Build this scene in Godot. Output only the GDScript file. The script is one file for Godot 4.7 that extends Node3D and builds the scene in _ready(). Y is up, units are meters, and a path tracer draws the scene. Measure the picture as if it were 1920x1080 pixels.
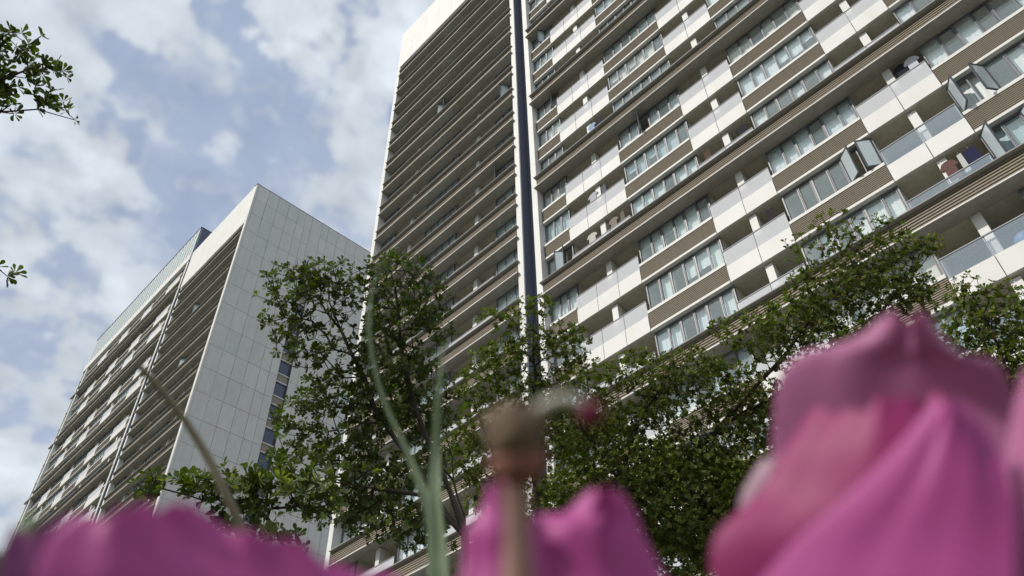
extends Node3D
# Two coplanar apartment towers seen from a flower bed, street trees between.
# ---------------------------------------------------------------- helpers
const EYE := Vector3(0, 0.5, 0)
const FOCAL := 1525.0          # of a 1920 x 1080 picture
var view := Basis()
var rng := RandomNumberGenerator.new()
var M := {}
var shared := {}
var taken := {}

class Shape:
	var v := PackedVector3Array()
	var n := PackedVector3Array()
	var c := PackedColorArray()
	func tri(a: Vector3, b: Vector3, d: Vector3, na: Vector3, nb: Vector3, nd: Vector3) -> void:
		v.append(a); v.append(b); v.append(d)
		n.append(na); n.append(nb); n.append(nd)
	func quad(a: Vector3, b: Vector3, d: Vector3, e: Vector3) -> void:   # corners clockwise as seen from the front
		var k := (d - a).cross(b - a).normalized()
		tri(a, b, d, k, k, k); tri(a, d, e, k, k, k)
	func box(p: Vector3, q: Vector3) -> void:
		var a := Vector3(minf(p.x, q.x), minf(p.y, q.y), minf(p.z, q.z))
		var b := Vector3(maxf(p.x, q.x), maxf(p.y, q.y), maxf(p.z, q.z))
		quad(Vector3(a.x, b.y, b.z), Vector3(b.x, b.y, b.z), Vector3(b.x, a.y, b.z), Vector3(a.x, a.y, b.z))
		quad(Vector3(b.x, b.y, a.z), Vector3(a.x, b.y, a.z), Vector3(a.x, a.y, a.z), Vector3(b.x, a.y, a.z))
		quad(Vector3(b.x, b.y, b.z), Vector3(b.x, b.y, a.z), Vector3(b.x, a.y, a.z), Vector3(b.x, a.y, b.z))
		quad(Vector3(a.x, b.y, a.z), Vector3(a.x, b.y, b.z), Vector3(a.x, a.y, b.z), Vector3(a.x, a.y, a.z))
		quad(Vector3(a.x, b.y, a.z), Vector3(b.x, b.y, a.z), Vector3(b.x, b.y, b.z), Vector3(a.x, b.y, b.z))
		quad(Vector3(a.x, a.y, b.z), Vector3(b.x, a.y, b.z), Vector3(b.x, a.y, a.z), Vector3(a.x, a.y, a.z))
	func tube(path: PackedVector3Array, radii: PackedFloat32Array, sides: int) -> void:
		var rings := []
		var outs := []
		var side := Vector3.ZERO
		for i in path.size():
			var d: Vector3 = (path[mini(i + 1, path.size() - 1)] - path[maxi(i - 1, 0)]).normalized()
			if side == Vector3.ZERO:
				side = d.cross(Vector3.UP if absf(d.y) < 0.9 else Vector3.RIGHT).normalized()
			side = (side - d * side.dot(d)).normalized()
			var up := d.cross(side)
			var ring := PackedVector3Array()
			var out := PackedVector3Array()
			for k in sides:
				var t := TAU * k / sides
				var o := side * cos(t) + up * sin(t)
				out.append(o); ring.append(path[i] + o * radii[i])
			rings.append(ring); outs.append(out)
		for i in path.size() - 1:
			for k in sides:
				var j := (k + 1) % sides
				tri(rings[i][k], rings[i + 1][k], rings[i + 1][j], outs[i][k], outs[i + 1][k], outs[i + 1][j])
				tri(rings[i][k], rings[i + 1][j], rings[i][j], outs[i][k], outs[i + 1][j], outs[i][j])
		for e in [0, path.size() - 1]:
			var d2: Vector3 = (path[e] - path[1 if e == 0 else e - 1]).normalized()
			for k in sides:
				var j := (k + 1) % sides
				if e == 0: tri(path[e], rings[e][k], rings[e][j], d2, d2, d2)
				else: tri(path[e], rings[e][j], rings[e][k], d2, d2, d2)
	func grid(p: Array, flip := false) -> void:                           # p[i][j], smooth
		var rows := p.size()
		var cols: int = p[0].size()
		var nn := []
		for i in rows:
			var r := PackedVector3Array()
			for j in cols:
				var a: Vector3 = p[mini(i + 1, rows - 1)][j] - p[maxi(i - 1, 0)][j]
				var b: Vector3 = p[i][mini(j + 1, cols - 1)] - p[i][maxi(j - 1, 0)]
				var k := a.cross(b).normalized()
				r.append(-k if flip else k)
			nn.append(r)
		for i in rows - 1:
			for j in cols - 1:
				if flip:
					tri(p[i][j], p[i + 1][j], p[i + 1][j + 1], nn[i][j], nn[i + 1][j], nn[i + 1][j + 1])
					tri(p[i][j], p[i + 1][j + 1], p[i][j + 1], nn[i][j], nn[i + 1][j + 1], nn[i][j + 1])
				else:
					tri(p[i][j], p[i + 1][j + 1], p[i + 1][j], nn[i][j], nn[i + 1][j + 1], nn[i + 1][j])
					tri(p[i][j], p[i][j + 1], p[i + 1][j + 1], nn[i][j], nn[i][j + 1], nn[i + 1][j + 1])
	func mesh() -> ArrayMesh:
		var a := []
		a.resize(Mesh.ARRAY_MAX)
		a[Mesh.ARRAY_VERTEX] = v
		a[Mesh.ARRAY_NORMAL] = n
		if c.size() == v.size() and c.size() > 0: a[Mesh.ARRAY_COLOR] = c
		var m := ArrayMesh.new()
		if v.size() > 0: m.add_surface_from_arrays(Mesh.PRIMITIVE_TRIANGLES, a)
		return m

func part(parent: Node3D, called: String, mesh: Mesh, m: Material, at_ := Vector3.ZERO) -> MeshInstance3D:
	var o := MeshInstance3D.new()
	o.name = called
	o.mesh = mesh
	o.material_override = m
	o.position = at_
	parent.add_child(o, true)
	return o
func numbered(called: String) -> String:
	taken[called] = taken.get(called, -1) + 1
	return called if taken[called] == 0 else "%s_%03d" % [called, taken[called]]
func tag(o: Node, label: String, category: String, group := "") -> void:
	o.set_meta("label", label)
	o.set_meta("category", category)
	if group: o.set_meta("group", group)
func thing(called: String, label: String, category: String, where: Vector3, group := "") -> Node3D:
	var o := Node3D.new()
	o.name = numbered(called)
	add_child(o)
	o.position = where
	tag(o, label, category, group)
	return o
func hold(parent: Node3D, called: String, where: Vector3) -> Node3D:
	var o := Node3D.new()
	o.name = called
	o.position = where
	parent.add_child(o, true)
	return o
func lin(r: float, g: float, b: float, a := 1.0) -> Color:
	var k := Color(r, g, b).linear_to_srgb()
	k.a = a
	return k
func mat(called: String, color: Color, rough := 0.7) -> StandardMaterial3D:
	var m := StandardMaterial3D.new()
	m.resource_name = called
	m.albedo_color = color
	m.roughness = rough
	M[called] = m
	return m
func noise_map(freq: float, low: Color, high: Color, seed_: int, size := 512) -> NoiseTexture2D:
	var f := FastNoiseLite.new()
	f.seed = seed_
	f.frequency = freq
	f.fractal_octaves = 5
	var t := NoiseTexture2D.new()
	t.width = size; t.height = size
	t.seamless = true
	t.noise = f
	var g := Gradient.new()
	g.set_color(0, low); g.set_color(1, high)
	t.color_ramp = g
	return t
func weathered(m: StandardMaterial3D, tex: Texture2D, per_metre: Vector3) -> void:
	m.albedo_texture = tex
	m.uv1_triplanar = true
	m.uv1_world_triplanar = true
	m.uv1_scale = per_metre
func boxes(key: String, list: Array) -> ArrayMesh:                         # one mesh of boxes, kept for copies
	if not shared.has(key):
		var s := Shape.new()
		for b in list: s.box(b[0], b[1])
		shared[key] = s.mesh()
	return shared[key]
func ray(px: float, py: float) -> Vector3:
	return (view * Vector3(px - 960.0, 540.0 - py, -FOCAL)).normalized()
func at(px: float, py: float, d: float) -> Vector3:
	return EYE + ray(px, py) * d

# ---------------------------------------------------------------- camera, sky, sun
func _ready() -> void:
	rng.seed = 7
	view = Basis.from_euler(Vector3(deg_to_rad(43.81), deg_to_rad(44.95), deg_to_rad(-1.416)))
	var cam := Camera3D.new()
	cam.name = "camera"
	add_child(cam)
	cam.transform = Transform3D(view, EYE)
	var lens := CameraAttributesPhysical.new()
	lens.frustum_focal_length = 12.0 / tan(deg_to_rad(39.0) / 2.0)
	lens.frustum_focus_distance = 12.0
	lens.exposure_aperture = 9.5
	lens.frustum_near = 0.02
	lens.frustum_far = 2500.0
	cam.attributes = lens
	cam.current = true
	make_sky()
	var sun := DirectionalLight3D.new()
	sun.name = "sun"
	add_child(sun)
	sun.look_at_from_position(Vector3.ZERO, -Vector3(-0.259, 0.654, 0.711), Vector3.UP)
	sun.light_energy = 0.95
	sun.light_angular_distance = 1.2
	sun.light_color = Color(1.0, 0.975, 0.935)
	sun.shadow_enabled = true
	materials()
	print("sky done ", Time.get_ticks_msec())
	make_ground()
	tower(true)
	tower(false)
	print("towers done ", Time.get_ticks_msec())
	trees()
	print("trees done ", Time.get_ticks_msec())
	flowers()
	small_things()
	print("all done ", Time.get_ticks_msec())

func make_sky() -> void:
	var f := FastNoiseLite.new()
	f.seed = 21
	f.fractal_octaves = 6
	f.fractal_gain = 0.58
	f.frequency = 1.0
	var g := FastNoiseLite.new()
	g.seed = 5
	g.fractal_octaves = 4
	g.frequency = 1.0
	var gaps := []                                                            # openings in the cloud sheet: direction, size, strength
	for q in [[345, 60, 0.06, 0.5], [400, 110, 0.05, 0.55], [490, 115, 0.035, 0.5], [520, 30, 0.05, 0.4], [640, 355, 0.045, 0.6], [590, 160, 0.05, 0.3], [440, 380, 0.04, 0.45],
			[90, 290, 0.06, 0.4], [130, 580, 0.08, 0.55], [60, 620, 0.06, 0.4], [230, 520, 0.05, 0.35], [330, 250, 0.03, 0.3], [20, 420, 0.05, 0.3], [660, 180, 0.05, 0.25]]:
		gaps.append([ray(q[0], q[1]), q[2], q[3]])
	var w := 2048
	var h := 1024
	var im := Image.create(w, h, false, Image.FORMAT_RGBF)
	im.fill(Color(0.30, 0.31, 0.29))
	var mid := ray(420, 330)
	for y in 516:
		var el := PI * (0.5 - (y + 0.5) / h)
		var up := sin(el)
		var flat := cos(el)
		for x in w:
			var az := TAU * (x + 0.5) / w
			var d := Vector3(sin(az) * flat, up, -cos(az) * flat)
			var k := 1.0 / (maxf(up, 0.0) + 0.22)
			var p := Vector3(d.x * k, 0.0, d.z * k) * 3.3
			var n := f.get_noise_2d(p.x, p.z) + 0.35 * g.get_noise_2d(p.x * 0.45 + 9.0, p.z * 0.45)
			var fine := g.get_noise_2d(p.x * 3.1, p.z * 3.1)
			if d.dot(mid) > 0.7:
				var wob := Vector3(g.get_noise_2d(p.x * 2.0 + 40.0, p.z * 2.0), fine, g.get_noise_2d(p.x * 2.0, p.z * 2.0 + 70.0)) * 0.34
				var dd := (d + wob).normalized()
				for q in gaps:
					var s: float = 1.0 - dd.dot(q[0])
					n -= q[2] * 0.8 * exp(-s / (q[1] * q[1] * 1.5))
			var cover := 0.38 + 0.62 * smoothstep(-1.0, -0.24, n + 0.2 * fine)
			var thick := 0.91 + 0.20 * fine + 0.22 * smoothstep(-0.3, 0.5, n)
			var low := pow(1.0 - maxf(up, 0.0), 3.0)
			var blue := Color(0.20, 0.28, 0.47).lerp(Color(0.50, 0.58, 0.68), low)
			var cloud := Color(0.585, 0.64, 0.70).lerp(Color(0.66, 0.72, 0.77), low) * thick
			im.set_pixel(x, y, blue.lerp(cloud, cover))
	var m := PanoramaSkyMaterial.new()
	m.panorama = ImageTexture.create_from_image(im)
	var sky := Sky.new()
	sky.sky_material = m
	var e := Environment.new()
	e.background_mode = Environment.BG_SKY
	e.sky = sky
	e.background_energy_multiplier = 1.0
	e.tonemap_mode = Environment.TONE_MAPPER_LINEAR
	e.tonemap_exposure = 1.15
	e.sdfgi_enabled = true
	e.ssao_enabled = true
	e.ssil_enabled = true
	var we := WorldEnvironment.new()
	we.name = "world"
	we.environment = e
	add_child(we)

func materials() -> void:
	var grime := noise_map(0.012, Color(0.95, 0.945, 0.935), Color(1, 1, 1), 3)
	var patchy := noise_map(0.02, Color(0.90, 0.89, 0.875), Color(1, 1, 1), 8)
	weathered(mat("white_panel", lin(0.68, 0.68, 0.665), 0.6), grime, Vector3(0.11, 0.05, 0.11))
	weathered(mat("warm_panel", lin(0.665, 0.66, 0.645), 0.6), grime, Vector3(0.13, 0.07, 0.13))
	weathered(mat("grey_panel", lin(0.575, 0.58, 0.58), 0.7), grime, Vector3(0.17, 0.06, 0.17))
	weathered(mat("grey_panel_pale", lin(0.60, 0.61, 0.605), 0.7), grime, Vector3(0.17, 0.06, 0.17))
	weathered(mat("grey_panel_cool", lin(0.55, 0.57, 0.57), 0.7), grime, Vector3(0.17, 0.06, 0.17))
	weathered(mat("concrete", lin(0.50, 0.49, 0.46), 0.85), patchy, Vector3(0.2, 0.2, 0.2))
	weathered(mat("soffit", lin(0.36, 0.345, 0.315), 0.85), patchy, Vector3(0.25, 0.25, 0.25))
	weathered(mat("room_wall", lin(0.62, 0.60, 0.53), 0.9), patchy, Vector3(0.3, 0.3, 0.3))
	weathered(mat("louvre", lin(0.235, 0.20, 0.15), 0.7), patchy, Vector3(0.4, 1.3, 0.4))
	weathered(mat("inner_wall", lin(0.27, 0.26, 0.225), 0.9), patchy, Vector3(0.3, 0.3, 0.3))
	mat("grey_brown", lin(0.24, 0.215, 0.18), 0.7)
	mat("joint", lin(0.10, 0.10, 0.10), 0.9)
	mat("frame", lin(0.13, 0.138, 0.165), 0.45)
	mat("sash", lin(0.06, 0.064, 0.08), 0.45)
	mat("slate_panel", lin(0.135, 0.152, 0.20), 0.6)
	mat("metal", lin(0.34, 0.35, 0.37), 0.7).metallic_specular = 0.25
	mat("door", lin(0.055, 0.05, 0.042), 0.25)
	var g := mat("pane", Color(0.8, 0.9, 0.92, 0.1), 0.03)
	g.transparency = BaseMaterial3D.TRANSPARENCY_ALPHA
	g.metallic_specular = 0.7
	g = mat("clear_glass", Color(0.75, 0.82, 0.88, 0.18), 0.05)
	g.transparency = BaseMaterial3D.TRANSPARENCY_ALPHA
	g = mat("frosted_glass", lin(0.68, 0.695, 0.73, 0.6), 0.7)
	g.metallic_specular = 0.25
	g.transparency = BaseMaterial3D.TRANSPARENCY_ALPHA
	g = mat("parapet_glass", lin(0.60, 0.67, 0.67, 0.82), 0.4)
	g.transparency = BaseMaterial3D.TRANSPARENCY_ALPHA
	mat("blue_glass", lin(0.045, 0.062, 0.12), 0.12)
	var cur := [[0.76, 0.86, 0.85], [0.70, 0.83, 0.83], [0.82, 0.87, 0.87], [0.74, 0.82, 0.86], [0.80, 0.78, 0.70], [0.45, 0.58, 0.62]]
	for i in cur.size():
		var c := mat("curtain_%d" % i, lin(cur[i][0], cur[i][1], cur[i][2]), 0.9)
		c.backlight_enabled = true
		c.backlight = Color(0.35, 0.35, 0.35)
	weathered(mat("bark", lin(0.085, 0.065, 0.048), 0.9), noise_map(0.05, Color(0.5, 0.5, 0.5), Color(1, 1, 1), 12), Vector3(2.5, 0.8, 2.5))
	weathered(mat("grass_ground", lin(0.095, 0.11, 0.048), 0.95), noise_map(0.03, Color(0.6, 0.6, 0.55), Color(1, 1, 1), 31), Vector3(0.21, 0.21, 0.21))
	weathered(mat("paving", lin(0.28, 0.265, 0.245), 0.9), patchy, Vector3(0.15, 0.15, 0.15))

# ---------------------------------------------------------------- ground
func make_ground() -> void:
	var s := Shape.new()
	s.quad(Vector3(-900, 0, -900), Vector3(900, 0, -900), Vector3(900, 0, 900), Vector3(-900, 0, 900))
	part(self, "ground", s.mesh(), M.grass_ground).set_meta("kind", "structure")
	s = Shape.new()
	s.box(Vector3(-200, -0.2, -22.9), Vector3(200, 0.02, -13.5))
	part(self, "pavement", s.mesh(), M.paving).set_meta("kind", "structure")
	s = Shape.new()
	s.box(Vector3(-200, -0.2, 3.5), Vector3(200, 0.02, 12.0))
	part(self, "road", s.mesh(), M.paving).set_meta("kind", "structure")

# ---------------------------------------------------------------- towers
# Local axes of a tower: u runs along the front from the solid corner, y up, z = 0 the front edge of the ledges.
const BAYS_A := [["w", 0.45, 2.3], ["b", 2.3, 6.1], ["w", 6.1, 9.75], ["b", 9.75, 13.7], ["w", 13.7, 16.08]]
const BAYS_B := [["w", 17.88, 19.83], ["b", 19.83, 23.88], ["w", 23.88, 28.13], ["b", 28.13, 31.25], ["w", 31.25, 35.44], ["b", 35.44, 38.47], ["w", 38.47, 42.66], ["b", 42.66, 45.7], ["w", 45.7, 49.9]]
const PANEL_Z := -0.5
const GLASS_Z := -0.75
const CORE_Z := -2.3
const BACK_Z := -18.7
var sx := 1.0
var root: Node3D
var opened := {}

func bar(parent: Node3D, called: String, m: Material, u0: float, u1: float, y0: float, y1: float, z0: float, z1: float) -> MeshInstance3D:
	var size := Vector3(absf(u1 - u0), y1 - y0, absf(z1 - z0))
	var key := "box %.3f %.3f %.3f" % [size.x, size.y, size.z]
	return part(parent, called, boxes(key, [[-size / 2, size / 2]]), m, Vector3(sx * (u0 + u1) / 2, (y0 + y1) / 2, (z0 + z1) / 2))

func louvre_mesh(w: float, h: float, n: int) -> ArrayMesh:
	var key := "louvre %.2f %.2f %d" % [w, h, n]
	if not shared.has(key):
		var s := Shape.new()
		s.box(Vector3(-w / 2, 0, -0.06), Vector3(w / 2, h, -0.045))
		var step := h / n
		for i in n:                                                             # slanted slats with a shadow gap
			var y := i * step
			var a := Vector3(-w / 2, y + step * 0.12, 0.0)
			var b := Vector3(w / 2, y + step * 0.12, 0.0)
			var t := Vector3(0, step * 0.62, -0.012)
			var back := Vector3(0, 0, -0.042)
			s.quad(a + t, b + t, b, a)
			s.quad(a, b, b + back, a + back)
			s.quad(a + t + back, b + t + back, b + t, a + t)
		shared[key] = s.mesh()
	return shared[key]

func splits(w: float) -> int:
	return 3 if w < 2.6 else (5 if w < 4.0 else 6)

func window(u0: float, u1: float, y0: float, y1: float, fine: bool, near_: bool, floor_: int, bay: int) -> void:
	var w := u1 - u0
	var h := y1 - y0
	var n := splits(w)
	var o := hold(root, "window", Vector3(sx * (u0 + u1) / 2, y0, GLASS_Z))
	var key := "frame %.2f %.2f" % [w, h]
	var cell := (w - 0.08) / n
	var list := [[Vector3(-w / 2, 0, -0.06), Vector3(w / 2, 0.07, 0.05)], [Vector3(-w / 2, h - 0.07, -0.06), Vector3(w / 2, h, 0.05)], [Vector3(-w / 2, 0.07, -0.06), Vector3(-w / 2 + 0.06, h - 0.07, 0.06)], [Vector3(w / 2 - 0.06, 0.07, -0.06), Vector3(w / 2, h - 0.07, 0.06)]]
	for i in range(1, n):
		var x := -w / 2 + 0.04 + i * cell
		var half := 0.04 if i % 2 == 0 else 0.025
		list.append([Vector3(x - half, 0.07, -0.05), Vector3(x + half, h - 0.07, 0.045)])
	part(o, "frame", boxes(key, list), M.frame)
	var gone := []
	var open_list: Array = opened.get("%s %d %d" % ["m" if sx > 0 else "l", floor_, bay], [])
	for i in n:
		if open_list.has(i): gone.append(i)
	var ck := rng.randi() % 6
	if near_ and fine:
		for i in n:
			if i % 2 == 1 and not gone.has(i):                                    # opening lights carry a darker sash
				var sw := cell - 0.1
				part(o, "sash", boxes("sash %.3f %.2f" % [sw, h], [[Vector3(-sw / 2, 0.072, 0.0), Vector3(sw / 2, 0.13, 0.055)], [Vector3(-sw / 2, h - 0.12, 0.0), Vector3(sw / 2, h - 0.072, 0.055)], [Vector3(-sw / 2, 0.13, 0.0), Vector3(-sw / 2 + 0.035, h - 0.12, 0.055)], [Vector3(sw / 2 - 0.035, 0.13, 0.0), Vector3(sw / 2, h - 0.12, 0.055)]]), M.sash, Vector3(-w / 2 + 0.04 + (i + 0.5) * cell, 0, 0))
	if near_ and fine:
		for i in n:
			var pw := cell - 0.06
			var pk := "pane %.3f %.2f" % [pw, h]
			var pm := boxes(pk, [[Vector3(-pw / 2, -h + 0.12, -0.005), Vector3(pw / 2, -0.04, 0.005)]])
			var px := -w / 2 + 0.04 + (i + 0.5) * cell
			if gone.has(i):
				casement(o, px, pw, h, i % 2 == 0)
			else:
				part(o, "pane", pm, M.pane, Vector3(px, h - 0.03, 0.0))
	else:
		part(o, "glazing", boxes("glazing %.2f %.2f" % [w, h], [[Vector3(-w / 2 + 0.05, 0.05, -0.006), Vector3(w / 2 - 0.05, h - 0.05, 0.006)]]), M.pane)
		for i in gone: casement(o, -w / 2 + 0.04 + (i + 0.5) * cell, cell - 0.06, h, i % 2 == 0)
	# curtains behind the glass; a few panes are left bare
	var bare := rng.randf()
	var variant := rng.randi() % 10
	var key3 := "curtain %.2f %.2f %d" % [w, h, variant]
	if not shared.has(key3):
		var s := Shape.new()
		var local := RandomNumberGenerator.new()
		local.seed = 40 + variant * 7 + n
		var drop := []
		for i in n: drop.append(1.0 if local.randf() < 0.62 else (0.0 if local.randf() < 0.6 else 0.3 + 0.5 * local.randf()))
		var steps := n * 10
		var top := []
		var low := []
		for i in steps + 1:
			var x := -w / 2 + 0.06 + (w - 0.12) * i / steps
			var z := -0.2 + 0.012 * sin(i * 1.9 + variant) + 0.006 * sin(i * 0.7)
			top.append(Vector3(x, h - 0.02, z)); low.append(Vector3(x, 0.0, z))
		for i in steps:
			var k: float = drop[int(i / 10.0)]
			if k > 0.0: s.quad(top[i], top[i + 1], top[i + 1].lerp(low[i + 1], k), top[i].lerp(low[i], k))
		shared[key3] = s.mesh()
	if bare < (0.9 if fine else 0.4) and shared[key3].get_surface_count() > 0:
		part(o, "curtain", shared[key3], M["curtain_%d" % ck])

func casement(o: Node3D, px: float, pw: float, h: float, left: bool) -> void:
	# a side-hung light standing open, hinged at its left or right edge
	var e := 1.0 if left else -1.0
	var ring := Shape.new()
	ring.box(Vector3(0, 0.06, 0), Vector3(e * pw, 0.13, 0.05))
	ring.box(Vector3(0, h - 0.12, 0), Vector3(e * pw, h - 0.06, 0.05))
	ring.box(Vector3(0, 0.13, 0), Vector3(e * 0.05, h - 0.12, 0.05))
	ring.box(Vector3(e * (pw - 0.05), 0.13, 0), Vector3(e * pw, h - 0.12, 0.05))
	var glass := Shape.new()
	glass.box(Vector3(e * 0.05, 0.13, 0.02), Vector3(e * (pw - 0.05), h - 0.12, 0.03))
	var m := ring.mesh()
	var a := []
	a.resize(Mesh.ARRAY_MAX)
	a[Mesh.ARRAY_VERTEX] = glass.v
	a[Mesh.ARRAY_NORMAL] = glass.n
	m.add_surface_from_arrays(Mesh.PRIMITIVE_TRIANGLES, a)
	m.surface_set_material(0, M.sash)
	m.surface_set_material(1, M.open_light)
	var q := MeshInstance3D.new()
	q.name = "open_casement"
	q.mesh = m
	q.position = Vector3(px - e * pw / 2, 0, 0.06)
	q.rotation.y = -e * deg_to_rad(35.0 + rng.randf() * 25.0)
	o.add_child(q, true)

func balcony(u0: float, u1: float, y0: float, fine: bool, ledge_floor: bool, clear: bool, plain: bool) -> void:
	var w := u1 - u0
	var n := (3 if w > 3.4 else 2) if fine else 1
	var o := hold(root, "balcony", Vector3(sx * (u0 + u1) / 2, y0, PANEL_Z))
	var step := w / n
	for i in n:
		var x := -w / 2 + (i + 0.5) * step
		var pw := step - 0.03
		if not ledge_floor and not plain:
			part(o, "panel", boxes("bpanel %.2f" % pw, [[Vector3(-pw / 2, 0.04, -0.09), Vector3(pw / 2, 0.95, 0.02)]]), [M.warm_panel, M.warm_panel, M.white_panel][rng.randi() % 3], Vector3(x, 0, 0))
		part(o, "glass", boxes("bglass %.2f" % pw, [[Vector3(-pw / 2, 0.955, -0.03), Vector3(pw / 2, 1.84, -0.018)]]), M.clear_glass if clear else M.frosted_glass, Vector3(x, 0, 0))
	part(o, "rail", boxes("brail %.2f" % w, [[Vector3(-w / 2 + 0.01, 1.845, -0.055), Vector3(w / 2 - 0.01, 1.885, 0.005)]]), M.metal)
	if fine and y0 < 40.0:
		for i in n + 1:
			var x: float = clampf(-w / 2 + i * step, -w / 2 + 0.06, w / 2 - 0.06)
			part(o, "baluster", boxes("bpost", [[Vector3(-0.02, 0.96, -0.09), Vector3(0.02, 1.84, -0.05)]]), M.metal, Vector3(x, 0, 0))
	# door set in the back wall
	var back := CORE_Z - PANEL_Z
	part(o, "door", boxes("bdoor %.2f" % w, [[Vector3(-w / 2 + 0.35, 0.98, back + 0.004), Vector3(-0.35, 2.75, back + 0.05)], [Vector3(0.75, 0.98, back + 0.004), Vector3(w / 2 - 0.25, 2.75, back + 0.05)]]), M.door)
	part(o, "column", boxes("bcol", [[Vector3(-0.17, 0.96, -0.52), Vector3(0.17, 2.99, -0.2)]]), M.white_panel, Vector3(sx * 0.12, 0, 0))
	var pk := "bpart"
	part(o, "partition", boxes(pk, [[Vector3(-0.05, 0.96, back + 0.06), Vector3(0.05, 2.99, -0.53)]]), M.room_wall, Vector3(sx * 0.2, 0, 0))

func ledge(u0: float, u1: float, y: float) -> void:
	var o := hold(root, "ledge", Vector3(sx * (u0 + u1) / 2, y, 0))
	var w := u1 - u0
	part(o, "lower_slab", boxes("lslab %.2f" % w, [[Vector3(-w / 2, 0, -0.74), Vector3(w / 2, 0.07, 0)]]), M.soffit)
	part(o, "edge_trim", boxes("ltrim %.2f" % w, [[Vector3(-w / 2, -0.01, 0.003), Vector3(w / 2, 0.045, 0.025)]]), M.warm_panel)
	part(o, "louvre", louvre_mesh(w, 0.9, 7), M.louvre, Vector3(0, 0.08, -0.2))
	part(o, "upper_slab", boxes("uslab %.2f" % w, [[Vector3(-w / 2, 0.985, -0.74), Vector3(w / 2, 1.03, 0.0)]]), M.metal_grey)

func spandrel(u0: float, u1: float, y: float) -> void:
	var w := u1 - u0 - 0.03
	var o := hold(root, "spandrel", Vector3(sx * (u0 + u1) / 2, y, PANEL_Z))
	part(o, "trim", boxes("strim %.2f" % w, [[Vector3(-w / 2, 0.03, -0.2), Vector3(w / 2, 0.15, 0.02)]]), M.warm_panel)
	part(o, "louvre", louvre_mesh(w, 0.9, 10), M.louvre, Vector3(0, 0.155, 0.0))
	part(o, "sill", boxes("ssill %.2f" % w, [[Vector3(-w / 2, 1.065, -0.2), Vector3(w / 2, 1.22, 0.03)]]), M.warm_panel)

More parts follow.
